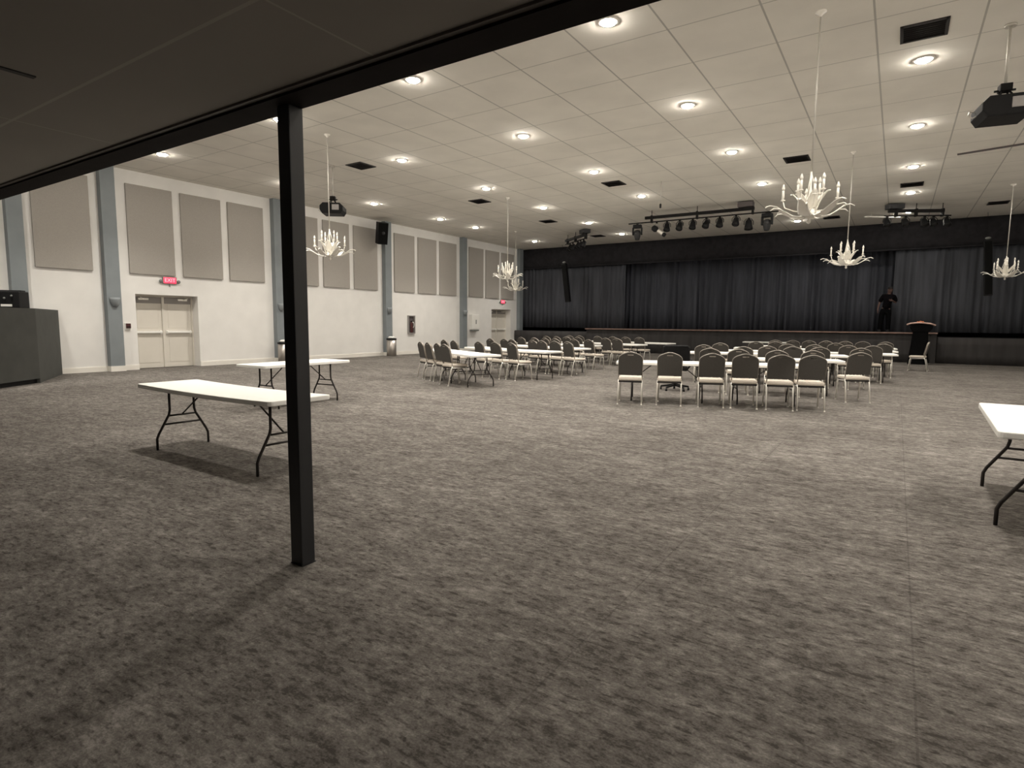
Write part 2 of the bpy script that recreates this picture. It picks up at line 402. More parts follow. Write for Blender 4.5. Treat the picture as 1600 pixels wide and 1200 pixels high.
t = thing('wall_cabinet', 'white wall-mounted box with small dark slot beside the fifth blue pilaster', 'cabinet', (XL, 23.72, 1.42))
MB().box(0, .20, -.30, .30, -.36, .40, bevel=.02).build('body', 'white_plastic', t)
MB().box(.20, .212, -.26, .26, -.30, .35, bevel=.004).build('front_cover', 'white_plastic', t)
MB().box(.212, .222, -.035, .035, -.08, .13, bevel=.004).build('window_slot', 'grey_plastic', t)
MB().box(0.02, .19, -.28, .28, -.43, -.362, bevel=.01).build('under_block', 'grey_plastic', t)  # grey block below the white box

for i, (y, lab) in enumerate(((7.43, 'second'), (12.56, 'third'), (17.70, 'fourth'), (22.83, 'fifth'))):
    t = thing('wall_sconce', 'small pale bowl sconce on the %s blue pilaster from the left' % lab, 'sconce', (XL+.20, y, 1.88), 0, 'bowl sconces on the blue pilasters')
    prof = []; mb = MB(); vs = []; fs = []; n = 14
    for a in range(7):
        ph = PI/2*a/6
        for k in range(n+1):
            w = -PI/2+PI*k/n
            vs.append((.13*math.cos(ph)*math.cos(w)+.0, .13*math.cos(ph)*math.sin(w), .12-.26*math.sin(ph)))
    for a in range(6):
        for k in range(n): fs.append((a*(n+1)+k, a*(n+1)+k+1, (a+1)*(n+1)+k+1, (a+1)*(n+1)+k))
    mb.add(vs, fs, True); sh = mb.build('bowl', 'sconce', t)
    so = sh.modifiers.new('thick', 'SOLIDIFY'); so.thickness = .012
    MB().box(0, .02, -.05, .05, -.10, .10, bevel=.005).build('back_plate', 'sconce', t)

def bin_(x, y, label, h=.70, r=.19):
    t = thing('trash_can', label, 'trash can', (x, y, 0), 0, 'steel trash cans along the white wall')
    MB().lathe([(r*.94, 0), (r, .01), (r, h*.9)], n=28).build('body', 'steel', t)
    MB().lathe([(r*1.02, h*.9), (r*1.06, h*.92), (r*1.06, h*.98), (r*.8, h), (r*.3, h*.99)], n=28).build('lid', 'black', t)
    MB().lathe([(r*.7, h), (r*.74, h+.03), (r*.45, h+.07), (.01, h+.075)], n=14).build('bin_liner', 'bin_bag', t)
bin_(-17.50, 17.55, 'round steel trash can with black rim beside the fourth blue pilaster', .74, .20)
bin_(-17.46, 12.42, 'round steel trash can half hidden behind the dark square post', .70, .20)

t = thing('wall_speaker', 'black loudspeaker tilted down high on the fourth blue pilaster', 'speaker', (-17.40, 17.0, 4.92), R(0))
T = Matrix.Rotation(R(-28), 4, 'Z') @ Matrix.Rotation(R(14), 4, 'Y')
MB().prism([(-.19, -.42), (.19, -.42), (.19, .42), (-.19, .42)], -.2, .2, mtx=T, bevel=.02).build('cabinet', 'black', t)
MB().box(.19, .205, -.18, .18, -.39, .39, mtx=T, bevel=.004).build('grille', 'speaker_grille', t)
MB().lathe([(.05, .0), (.07, .012), (.02, .016)], n=16, mtx=T @ Matrix.Translation((.205, 0, .02)) @ Matrix.Rotation(R(90), 4, 'Y')).build('horn', 'dark_grey', t)
MB().cyl((-.16, .0, .0), (-.345, .40, .0), .03).box(-.35, -.33, .30, .50, -.12, .12).build('bracket', 'black_metal', t)

# ------------------------------------------------------------------ sound booth at far left
t = thing('booth_counter', 'tall dark grey counter enclosure against the white wall at left edge', 'counter', (0, 0, 0))
A, B, D, E_ = (-17.86, 6.17), (-15.75, 5.02), (-14.55, 3.55), (-17.86, 3.2)
def wallseg(p, q, z0, z1, th=.06):
    d = (Vector(q)-Vector(p)).normalized(); n = Vector((d.y, -d.x))*th
    if n.dot(Vector((-16.8, 4))-(Vector(p)+Vector(q))/2) < 0: n = -n
    vs = [(*v, z) for z in (z0, z1) for v in (p, q, tuple(Vector(q)+n), tuple(Vector(p)+n))]
    return vs, [(0, 1, 2, 3), (4, 5, 6, 7), (0, 1, 5, 4), (1, 2, 6, 5), (2, 3, 7, 6), (3, 0, 4, 7)]
MB().add(*wallseg(A, B, .0, 1.60)).build('side_panel', 'booth', t)
MB().add(*wallseg(B, D, .10, 1.60)).build('front_panel', 'booth', t)
MB().add(*wallseg((B[0]-.05, B[1]-.05), (D[0]-.05, D[1]-.05), 0, .10)).build('toe_kick', 'black', t)
MB().add([(*p, z) for z in (1.60, 1.635) for p in (A, B, D, E_)], [(0, 1, 2, 3), (4, 5, 6, 7), (0, 1, 5, 4), (1, 2, 6, 5), (2, 3, 7, 6), (3, 0, 4, 7)]).build('top', 'booth', t)
t = thing('audio_equipment', 'black rack of sound equipment standing on the dark counter', 'equipment', (-16.35, 4.50, 1.635), R(50))
MB().box(-.55, .55, -.22, .22, 0, .36, bevel=.02).build('case', 'black', t)
MB().box(-.50, .50, .0, .2, .36, .39, bevel=.008).build('lid', 'black', t)
for k in range(5): MB().lathe([(.02, 0), (.02, .02), (.012, .025)], n=10, mtx=Matrix.Translation((-.1+.13*k, -.22, .26-.05*(k % 2))) @ Matrix.Rotation(R(90), 4, 'X')).build('knob', 'grey_plastic', t)
MB().box(.22, .42, -.235, -.22, .03, .08, bevel=.004).build('white_strip', 'white_plastic', t)  # small white strip low on the case front

# ------------------------------------------------------------------ stage and drapes
def pleats(x0, x1, y, z0, z1, pitch, amp, seed, straight=False, taper=.35):
    rnd = random.Random(seed); n = int((x1-x0)/pitch*8); mb = MB(); vs = []; fs = []
    ph = 0; prof = []; zs = [z0, z0+(z1-z0)*.33, z0+(z1-z0)*.7, z1]
    for i in range(n+1):
        ph += 2*PI/8*rnd.uniform(.55, 1.45)
        a = amp*(.6+.4*math.sin(ph*.21+seed))
        prof.append((x0+(x1-x0)*i/n, -a*math.cos(ph)+rnd.uniform(-.1, .1)*amp))
    for j, z in enumerate(zs):
        k = 1-taper*j/3
        for x, d in prof: vs.append((x, y+d*k, z))
    W = n+1
    for j in range(3):
        for i in range(n): fs.append((j*W+i, j*W+i+1, (j+1)*W+i+1, (j+1)*W+i))
    mb.add(vs, fs, True)
    return mb
def cloth(mb, name, material, parent=None):
    o = mb.build(name, material, parent); s = o.modifiers.new('thick', 'SOLIDIFY'); s.thickness = .01; return o
ST = 1.16
t = thing('stage', 'long low stage platform with dark pleated front and wooden edge', 'stage')
MB().box(-13.42, 1.27, 27.34, 31.3, ST-.05, ST).build('deck', 'stage_top', t)
MB().box(-13.44, 1.29, 27.30, 27.36, ST-.045, ST+.006, bevel=.008).build('edge_nosing', 'stage_edge', t)
MB().box(-13.42, 1.27, 27.44, 27.50, 0, ST-.05).box(-13.42, -13.36, 27.5, 28.3, 0, ST-.05).box(1.21, 1.27, 27.5, 28.3, 0, ST-.05).build('riser', 'skirt', t)
cloth(pleats(-13.40, 1.20, 27.40, .01, ST-.05, .32, .014, 3), 'front_skirt', 'skirt', t)
MB().box(1.10, 1.275, 27.36, 27.44, .0, ST-.05).build('end_panel', 'skirt', t)
for nm, a, b, lab in (('wing_skirting', XL, -13.43, 'low dark skirted ledge left of the stage'), ('wing_skirting', 1.28, XR, 'low dark skirted ledge right of the stage behind the lectern')):
    t = thing(nm, lab, 'skirting', (0, 0, 0), 0, 'skirted ledges beside the stage')
    MB().box(a+.01, b-.01, 27.62, 28.25, 0, 1.0).build('ledge', 'valance', t)
    cloth(pleats(a+.02, b-.02, 27.56, .012, .985, .35, .02, int(a)+40), 'skirt', 'skirt', t)
cloth_o = cloth(pleats(XL+.02, -11.72, 28.40, 1.172, 4.62, .24, .055, 11), 'side_curtain', 'curtain_side')
tag(cloth_o, 'dark grey pleated curtain hanging left of the stage opening', 'curtain', 'curtains flanking the stage opening')
cloth_o = cloth(pleats(-.24, XR-.02, 28.40, 1.172, 4.62, .24, .055, 12), 'side_curtain', 'curtain_side')
tag(cloth_o, 'dark grey pleated curtain hanging right of the stage opening', 'curtain', 'curtains flanking the stage opening')
cloth_o = cloth(pleats(-12.3, .4, 29.35, ST+.01, 5.3, .26, .095, 13), 'stage_curtain', 'curtain')
tag(cloth_o, 'wide closed navy charcoal curtain at the back of the stage', 'curtain')
t = thing('valance', 'black valance band hanging across the full width above the stage', 'valance')
cloth(pleats(XL+.01, XR-.01, 28.28, 4.44, 5.49, .30, .008, 14), 'cloth', 'valance', t)
MB().box(XL+.01, XR-.01, 28.20, 28.26, 4.41, 4.46).build('bottom_hem', 'valance', t)
MB().box(XL+.01, XR-.01, 28.31, 28.34, 4.46, 5.495).build('backing', 'valance', t)

def line_array(x, y, label, lean):
    t = thing('column_speaker', label, 'speaker', (x, y, 2.52), 0, 'column speakers in front of the curtains')
    Tm = Matrix.Rotation(lean, 4, 'Y')
    MB().box(-.12, .12, -.12, .12, 0, 1.98, mtx=Tm, bevel=.015).build('cabinet', 'black', t)
    MB().box(-.10, .10, -.13, -.12, .05, 1.93, mtx=Tm).build('grille', 'speaker_grille', t)
    MB().sphere((0, 0, 2.05), .09, 12, mtx=Tm, sc=(1, 1, .6)).build('cap', 'grey_plastic', t)
    MB().cyl((0, 0, 2.0), (0, .03, 2.97), .006, mtx=Tm).build('hanging_cable', 'black_metal', t)
line_array(-14.38, 27.2, 'tall thin black column speaker hanging before the left stage curtain', R(-8))
line_array(2.66, 27.2, 'tall thin black column speaker hanging before the right stage curtain', R(-4))

# ------------------------------------------------------------------ lectern
t = thing('lectern', 'tall black draped lectern with a wide pale edged top before the stage', 'lectern', (.72, 26.45, 0))
MB().prism([(-.33, 0), (.30, 0), (.24, 1.22), (-.22, 1.22)], -.22, .22, bevel=.02).build('body', 'drape', t)
MB().prism([(-.24, 1.20), (.27, 1.20), (.36, 1.34), (.36, 1.44), (-.32, 1.44), (-.32, 1.34)], -.26, .26, bevel=.02).build('head_box', 'drape', t)
MB().sweep([(-.43, -.2, 1.46), (-.30, -.22, 1.51), (0, -.24, 1.535), (.28, -.22, 1.50), (.44, -.2, 1.44)], [(.05, .03)]*5, 8).sweep([(-.43, .2, 1.46), (0, .22, 1.53), (.44, .2, 1.44)], [(.05, .03)]*3, 8).build('edging', 'pale_edge', t)
MB().prism([(-.42, 1.435), (.43, 1.42), (.43, 1.45), (.0, 1.52), (-.42, 1.465)], -.2, .2).build('top', 'drape', t)
MB().sphere((-.02, -.22, 1.55), .055, 10).sphere((.05, -.24, 1.545), .045, 10).sphere((-.10, -.22, 1.545), .04, 10).build('ornament', 'orange', t)

# ------------------------------------------------------------------ folding tables
TZ = .71
def make_table(L, W, loc, rz, label, group, sag=0.0):
    t = thing('folding_table', label, 'table', loc, rz, group)
    def outl(l, w, r):
        p = []
        for cx, cy, a0 in ((l-r, w-r, 0), (-l+r, w-r, 90), (-l+r, -w+r, 180), (l-r, -w+r, 270)):
            for k in range(5):
                a = R(a0+90*k/4); p.append((cx+r*math.cos(a), cy+r*math.sin(a)))
        return p
    T_ = Matrix(((1, 0, 0, 0), (0, 0, 1, 0), (0, 1, 0, 0), (0, 0, 0, 1)))
    top = MB().prism(outl(L/2, W/2, .045), TZ-.045, TZ, bevel=.008, mtx=T_).build('tabletop', 'white_plastic', t)
    if sag:
        bm = bmesh.new(); bm.from_mesh(top.data)
        for k in range(1, 12):
            bmesh.ops.bisect_plane(bm, geom=bm.verts[:]+bm.edges[:]+bm.faces[:], plane_co=(-L/2+L*k/12, 0, 0), plane_no=(1, 0, 0))
        for v in bm.verts: v.co.z -= sag*max(0, 1-(2*v.co.x/L)**2)
        bm.to_mesh(top.data); bm.free()
    for s in (-1, 1):
        x = s*(L/2-.29)
        m = MB()
        for q in (-1, 1):
            yi, yo = q*W*.20, q*W*.42
            m.sweep([(x, yi, TZ-.05), (x, yi, .42), (x, yi+q*.012, .37), (x, yo-q*.02, .17), (x, yo, .12), (x, yo, 0)], .0135, 8)
        m.cyl((x, -W*.22, .36), (x, W*.22, .36), .010).cyl((x, -W*.31, .27), (x, W*.31, .27), .0105)
        m.cyl((x, -W*.24, TZ-.055), (x, W*.24, TZ-.055), .012)
        m.build('leg_frame', 'table_leg', t)
        MB().cyl((x, 0, .365), (x-s*L*.20, 0, TZ-.05), .0085).box(x-s*L*.20-.02, x-s*L*.20+.02, -.08, .08, TZ-.06, TZ-.045).build('brace', 'table_leg', t)
    MB().box(-L/2+.2, L/2-.2, -W*.27, -W*.24, TZ-.06, TZ-.045).box(-L/2+.2, L/2-.2, W*.24, W*.27, TZ-.06, TZ-.045).build('rail', 'table_leg', t)
    return t
TP = {}; EDGES = []
def table(L, W, x, y, deg, label, group=None, sag=0.0):
    k = (L, W, sag)
    if k not in TP:
        TP[k] = make_table(L, W, (x, y, 0), R(deg), label, group, sag); return TP[k]
    return dup(TP[k], (x, y, 0), R(deg), label, group)
def row_table(x0, y0, deg, L, label, group, W=.74):
    """x0, y0 is the left end of the near long edge"""
    a = R(deg); ux, uy = math.cos(a), math.sin(a)
    EDGES.append((x0, y0, ux, uy, L))
    return table(L, W, x0+ux*L/2-uy*W/2, y0+uy*L/2+ux*W/2, deg, label, group)
GR, GL = 'folding tables in the right seating block', 'folding tables in the left seating block'
def chain(x, y, deg, lens, row, side, g):
    a = R(deg)
    for i, L in enumerate(lens):
        nm = '' if len(lens) == 1 else ('left half of ' if i == 0 else 'right half of ')
        row_table(x, y, deg, L-.012, 'white folding table, %sthe %s row in the %s seating block' % (nm, row, side), g)
        x += math.cos(a)*L; y += math.sin(a)*L
chain(-4.25, 9.94, 20, (1.83, 1.52), 'front', 'right', GR)
chain(-2.56, 12.66, 14, (1.83,), 'second', 'right', GR)
chain(-4.43, 14.64, 12, (1.83, 1.83), 'third', 'right', GR)
chain(-4.14, 16.51, 8, (2.44, 1.83), 'fourth', 'right', GR)
chain(-4.14, 18.61, 8, (2.44, 1.83), 'fifth', 'right', GR)
chain(-4.16, 21.01, 8, (2.44, 1.83), 'back', 'right', GR)
row_table(-5.35, 25.6, 3, 1.83, 'white folding table closest to the stage, beyond the right seating block', None)
chain(-10.45, 11.42, -28, (1.83, 1.52), 'front', 'left', GL)
row_table(-10.35, 13.25, -26, 1.50, 'white folding table, left half of the second row in the left seating block', GL)
row_table(-8.58, 12.48, -8, 1.505, 'white folding table, right half of the second row in the left seating block', GL)
chain(-10.62, 15.32, -16, (1.52, 1.83), 'third', 'left', GL)
chain(-11.35, 17.56, -14, (1.52, 1.83), 'fourth', 'left', GL)
chain(-10.85, 19.58, -14, (1.83, 1.83), 'fifth', 'left', GL)
chain(-10.56, 21.48, -10, (1.83, 1.83), 'back', 'left', GL)
# loose tables in the foreground
table(2.44, .66, -5.68, 3.36, -1, 'long white sagging folding table in the left foreground beside the dark post', None, .014)
table(1.83, .70, -8.53, 6.30, 94, 'white folding table standing empty in front of the double doors')
table(1.83, .72, .995, 5.87, 88, 'white folding table cut off by the right edge of the photo')

# ------------------------------------------------------------------ banquet chairs
def crown(w, z0, zs, zt):
    """crown back outline: straight sides, tight shoulders, then flat slopes rising to a soft peak"""
    d = zt-zs
    half = [(w, z0), (w, zs-.03), (w*.985, zs-.005), (w*.94, zs+d*.20), (w*.85, zs+d*.40), (w*.68, zs+d*.62), (w*.45, zs+d*.80), (w*.22, zs+d*.95), (w*.09, zs+d*.99)]
    return [(-w, z0)] + half + [(0, zt)] + [(-x, z) for x, z in reversed(half[1:])]
def lean(co): return Vector((co.x, co.y-.165-(co.z-.45)*.21, co.z))
def make_chair(loc, rz, label, group):
    t = thing('banquet_chair', label, 'chair', loc, rz, group)
    MB().box(-.205, .205, -.20, .235, .415, .475, bevel=.022).build('seat', 'chair_seat', t)
    MB().box(-.20, .20, -.195, .225, .385, .414, bevel=.006).build('seat_base', 'chair_under', t)
    out = crown(.203, .515, .815, .912)
    MB().prism(out, .004, .045, lean, bevel=.012).build('backrest', 'chair_front', t)
    MB().prism([(x*1.0, z) for x, z in out], -.016, .003, lean, bevel=.005).build('back_panel', 'chair_back', t)
    # back frame tube: up one side, over the crown, down the other
    o2 = crown(.204, .40, .815, .918)
    path = [lean(Vector((x, .006, z))) for x, z in [(.20, .41), (.202, .6)] + o2[2:] + [(-.202, .6), (-.20, .41)]]
    MB().sweep(path, .009, 8, up=(0, 1, 0)).build('back_frame', 'frame_grey', t)
    MB().box(-.05, .05, -.002, .006, .862, .875, mtx=Matrix(((1, 0, 0, 0), (0, 1, -.21, -.179+.0945), (0, 0, 1, 0), (0, 0, 0, 1)))).build('hand_slot', 'chair_seat', t)
    for s in (-1, 1):
        MB().sweep([(s*.198, -.155, .43), (s*.20, -.19, .36), (s*.204, -.265, 0.012)], .0125, 8).cyl((s*.204, -.266, 0), (s*.204, -.265, .014), .015).build('leg', 'silver', t)
        MB().sweep([(s*.19, .19, .41), (s*.195, .21, .34), (s*.20, .245, 0.012)], .0125, 8).cyl((s*.20, .246, 0), (s*.20, .245, .014), .015).build('leg', 'silver', t)
    MB().cyl((-.2, -.16, .40), (.2, -.16, .40), .011).cyl((-.195, .195, .385), (.195, .195, .385), .011).cyl((-.196, -.16, .40), (-.192, .195, .385), .011).cyl((.196, -.16, .40), (.192, .195, .385), .011).build('seat_frame', 'silver', t)
    return t
proto = [None]
def place_chair(x, y, deg, label, group):
    """x, y is the top of the crown; the seat is in front of it"""
    a = R(deg)
    for x0, y0, ux, uy, L in EDGES:      # keep every back clear of the table edge it faces
        al = (x-x0)*ux+(y-y0)*uy; pe = -(x-x0)*uy+(y-y0)*ux
        lim = -.17
        if min(abs(al-.29), abs(al-L+.29)) < .235: lim = -.46      # a table leg stands in the way of the seat
        if -.25 < al < L+.25 and lim < pe < .62: x += uy*(pe-lim); y -= ux*(pe-lim)
    ox, oy = x-math.sin(a)*.262, y+math.cos(a)*.262
    if proto[0] is None:
        proto[0] = make_chair((ox, oy, 0), a, label, group); return proto[0]
    return dup(proto[0], (ox, oy, 0), a, label, group)
ROWN = ['front', 'second', 'third', 'fourth', 'fifth', 'back']
right_rows = [
    [(-3.82, 9.56, 20), (-3.22, 9.84, 18), (-2.56, 10.04, 19), (-2.07, 10.24, 18), (-1.54, 10.38, 16), (-1.11, 10.62, 17)],
    [(-3.19, 12.29, 14), (-2.61, 12.22, 16), (-1.90, 12.22, 12), (-1.32, 12.58, 14), (-.52, 12.30, 25)],
    [(-3.85, 14.25, 14), (-2.84, 13.75, 14), (-2.50, 14.70, 12), (-1.95, 14.62, 12), (-1.41, 14.70, 12), (-.62, 14.75, 14)],
    [(-3.93, 16.20, 10), (-2.33, 16.50, 10), (-1.72, 16.60, 10), (-.98, 16.70, 10), (-.46, 16.76, 10)],
    [(-3.42, 18.2, 10), (-2.95, 18.55, 10), (-1.42, 18.72, 10), (-.30, 18.9, 10)],
    [(-3.28, 20.6, 8), (-2.78, 20.75, 8), (-2.33, 20.9, 8), (-1.86, 21.0, 8), (-1.33, 21.05, 8), (-.86, 21.15, 8), (-.28, 21.25, 8)]]
left_rows = [
    [(-9.90, 11.05, -28), (-9.49, 10.72, -28), (-8.93, 10.46, -26), (-8.41, 10.05, -22)],
    [(-10.68, 12.75, -24), (-10.09, 12.45, -24), (-9.02, 12.15, -22), (-8.39, 12.02, -18), (-7.88, 11.95, -22)],
    [(-10.49, 15.05, -20), (-9.98, 14.75, -20), (-9.53, 14.48, -20), (-8.72, 14.32, -20), (-8.31, 14.15, -20), (-7.80, 13.98, -18), (-7.36, 13.9, -24)],
    [(-10.80, 17.0, -18), (-10.14, 16.8, -18), (-9.66, 16.65, -18), (-9.16, 16.45, -18), (-8.41, 16.3, -18), (-7.83, 16.15, -18)],
    [(-11.13, 19.3, -14), (-10.52, 19.1, -14), (-10.05, 18.9, -14), (-9.5, 18.7, -14), (-8.28, 18.4, -14), (-7.79, 18.22, -14)],
    [(-11.19, 21.3, -10), (-10.65, 21.15, -10), (-9.75, 20.9, -10), (-9.04, 20.75, -10), (-8.46, 20.6, -10), (-7.87, 20.45, -10)]]
for rows, side in ((right_rows, 'right'), (left_rows, 'left')):
    for r, row in enumerate(rows):
        for k, (x, y, a) in enumerate(row):
            lab = 'grey banquet chair, %s from left in the %s row of the %s seating block' % (ORD[k], ROWN[r], side)
            place_chair(x, y, a + random.uniform(-2, 2), lab, 'banquet chairs in the %s seating block' % side)
dup(proto[0], (.62, 22.55, 0), R(84), 'grey banquet chair standing alone facing left in front of the lectern', 'banquet chairs in the right seating block')
for o in C.objects:
    if o.get('label', '').startswith('grey banquet chair standing alone'): del o['group']

# ------------------------------------------------------------------ office chair
t = thing('office_chair', 'black swivel office chair behind the front row table in right block', 'chair', (-3.90, 12.30, 0), R(20))
MB().prism([(-.26, .55), (.26, .55), (.28, .62), (.27, .93), (.22, .97), (-.22, .97), (-.27, .93), (-.28, .62)], -.045, .045, lambda c: Vector((c.x, c.y-.24-(c.z-.55)*.15+c.x*c.x*.6, c.z)), bevel=.025).build('backrest', 'black', t)
MB().box(-.25, .25, -.24, .25, .43, .52, bevel=.035).build('seat', 'black', t)
MB().sweep([(0, -.24, .75), (0, -.30, .6), (0, -.22, .44), (0, 0, .42)], [(.035, .012)]*4).build('back_stem', 'black_metal', t)
for s in (-1, 1): MB().sweep([(s*.25, .12, .45), (s*.31, .10, .52), (s*.31, .05, .66), (s*.31, -.15, .66), (s*.27, -.22, .62)], .018).build('armrest', 'black', t)
MB().cyl((0, 0, .10), (0, 0, .44), .03).build('gas_lift', 'black_metal', t)
sb = MB()
for k in range(5):
    a = 2*PI*k/5+.3; sb.sweep([(0, 0, .12), (.3*math.cos(a), .3*math.sin(a), .075)], [.03, .018])
sb.build('star_base', 'black_metal', t)
for k in range(5):
    a = 2*PI*k/5+.3
    MB().cyl((.3*math.cos(a)-.02, .3*math.sin(a), .028), (.3*math.cos(a)+.02, .3*math.sin(a), .028), .028).cyl((.3*math.cos(a), .3*math.sin(a), .03), (.3*math.cos(a), .3*math.sin(a), .08), .01).build('caster', 'black', t)

# ------------------------------------------------------------------ ceiling lights
LINES = [(-15.5, [4.15, 7.75, 11.3, 14.8, 18.33, 20.67, 25.62], 'line nearest white wall'),
         (-10.8, [4.15, 7.75, 11.28, 14.95, 18.42, 22.1, 25.53], 'second line from white wall'),
         (-7.14, [4.15, 7.75, 11.27, 14.85, 18.4], 'third line from white wall'),
         (-3.56, [4.15, 7.75, 11.37, 14.9, 18.63, 25.84], 'fourth line from white wall'),
         (.08, [4.15, 7.75, 11.4, 14.97, 18.65, 22.2, 25.83], 'fifth line from white wall'),
         (3.70, [4.15, 7.75, 11.37, 14.9, 18.6, 22.15], 'line furthest from white wall')]
POWER = 620.0
lp = None
LD = {}
def DIM(x, y):       # the lines towards the stage and the right are dimmed
    f = {-7.14: .75, -3.56: .45, .08: .5, 3.7: .6}.get(x, .45) if y < 5 else 1.28 if y < 9 else 1.12 if y < 12 else (.85 if y < 16 else (.65 if y < 20 else .42))
    if x < -15: f = max(f, .8)
    if x > -1: f *= .75
    return round(f, 3)
for x, yy, nm in LINES:
    vis = 0
    for k, y in enumerate(yy):
        if y < 5: lab = 'lit ceiling downlight hidden above the beam in %s' % nm
        elif x > 0 and y < 9: lab = 'lit ceiling downlight above the top edge in %s' % nm
        elif x < -15 and 11 < y < 12: lab = 'lit ceiling downlight hidden behind the post in %s' % nm
        else: lab = 'lit ceiling downlight, %s from beam in %s' % (ORD[vis], nm); vis += 1
        if lp is None:
            lp = thing('ceiling_downlight', lab, 'ceiling light', (x, y, ZC), 0, 'round downlights in the main ceiling')
            MB().lathe([(.105, 0), (.15, -.004), (.145, -.012), (.108, -.014)], n=24).build('trim_ring', 'light_trim', lp)
            MB().lathe([(.104, -.010), (.10, -.022), (.075, -.036), (.04, -.042), (.004, -.043)], n=20).build('lamp_lens', 'lamp', lp)
            ld = bpy.data.lights.new('downlight_lamp', 'SPOT'); ld.spot_size = R(114); ld.spot_blend = 1.0; ld.shadow_soft_size = .09
            ld.energy = POWER; ld.color = (1.0, .945, .86)
            lp_data = ld
            lo = bpy.data.objects.new('downlight_lamp', ld); C.objects.link(lo); lo.parent = lp; lo.location = (0, 0, -.05)
        else:
            q = dup(lp, (x, y, ZC), 0, lab)
            f = DIM(x, y)
            for c_ in q.children:
                if c_.type == 'LIGHT' and f != 1:
                    if f not in LD: LD[f] = lp_data.copy(); LD[f].energy = POWER*f
                    c_.data = LD[f]

# ------------------------------------------------------------------ ceiling vents
def vent(x, y, w, d, label, z=ZC, grp='dark ceiling vents'):
    t = thing('ceiling_vent', label, 'vent', (x, y, z), 0, grp)
    fr = MB()
    for a in (-1, 1): fr.box(a*w/2-.02, a*w/2+.02, -d/2-.02, d/2+.02, -.02, 0).box(-w/2, w/2, a*d/2-.02, a*d/2+.02, -.02, 0)
    fr.build('frame', 'vent', t)
    MB().box(-w/2, w/2, -d/2, d/2, -.004, 0).build('backing', 'vent', t)
    sl = MB()
    n = 8
    for k in range(n):
        yy = -d/2+d*(k+.5)/n
        sl.add([(-w/2, yy-.022, -.016), (w/2, yy-.022, -.016), (w/2, yy+.016, -.005), (-w/2, yy+.016, -.005)], [(0, 1, 2, 3)])
    o = sl.build('louvres', 'vent', t); s = o.modifiers.new('thick', 'SOLIDIFY'); s.thickness = .002
for x, y, lab in ((-12.1, 11.1, 'dark square ceiling vent nearest the post, above the panelled wall side'),
                  (-12.1, 16.37, 'dark ceiling vent second from the beam in the left vent line'),
                  (-12.05, 20.95, 'dark ceiling vent third from the beam in the left vent line'),
                  (-12.0, 25.55, 'dark ceiling vent beside the left lighting rig near the stage'),
                  (-7.22, 16.37, 'dark ceiling vent in the middle of the ceiling beside a downlight'),
                  (-2.34, 16.35, 'dark ceiling vent just above the largest chandelier in the photo'),
                  (.05, 10.31, 'large dark ceiling vent nearest the camera at upper right'),
                  (.09, 20.95, 'dark ceiling vent among the right line of downlights'),
                  (2.53, 25.42, 'dark ceiling vent near the right edge beside the stage valance'),
                  (-2.36, 25.66, 'dark ceiling vent just behind the largest chandelier near the stage')):
    vent(x, y, .52, .52, lab)
tag(MB().box(-.018, .018, -.09, .09, -.006, 0).build('ceiling_slot', 'vent', loc=(-3.58, 1.12, 2.57)), 'thin dark slot in the low ceiling at upper left', 'slot')

# slots, bars and a hanging microphone
o = MB().box(-.70, .70, -.03, .03, -.035, 0, bevel=.006).build('ceiling_slot', 'cabinet_in', loc=(1.62, 17.72, ZC))
o.rotation_euler = (0, 0, R(-12)); tag(o, 'thin grey strip across the ceiling at right below the projector', 'strip')
o = MB().box(-.65, .65, -.03, .03, -.02, .02, bevel=.008).cyl((-.4, 0, .02), (-.4, 0, .1), .01).cyl((.4, 0, .02), (.4, 0, .1), .01).build('ceiling_bar', 'white_bar', loc=(-.72, 25.9, ZC-.1))
o.rotation_euler = (0, 0, R(33)); tag(o, 'thin white bar under the ceiling beside the right lighting rig', 'bar', 'white ceiling bars')
o = MB().box(-.2, .2, -.03, .03, -.02, .02, bevel=.008).cyl((0, 0, .02), (0, 0, .1), .01).build('ceiling_bar', 'white_bar', loc=(-12.35, 25.0, ZC-.1))
o.rotation_euler = (0, 0, R(-20)); tag(o, 'short white bar under the ceiling beside the left lighting rig', 'bar', 'white ceiling bars')
t = thing('hanging_microphone', 'thin hanging rod with small black tip near the middle lighting rig', 'microphone', (-5.95, 16.83, 0))
MB().cyl((0, 0, 4.86), (0, 0, ZC), .012).build('rod', 'rod', t)
MB().lathe([(.01, 4.74), (.028, 4.75), (.03, 4.85), (.012, 4.87)], n=12).build('microphone_tip', 'black', t)

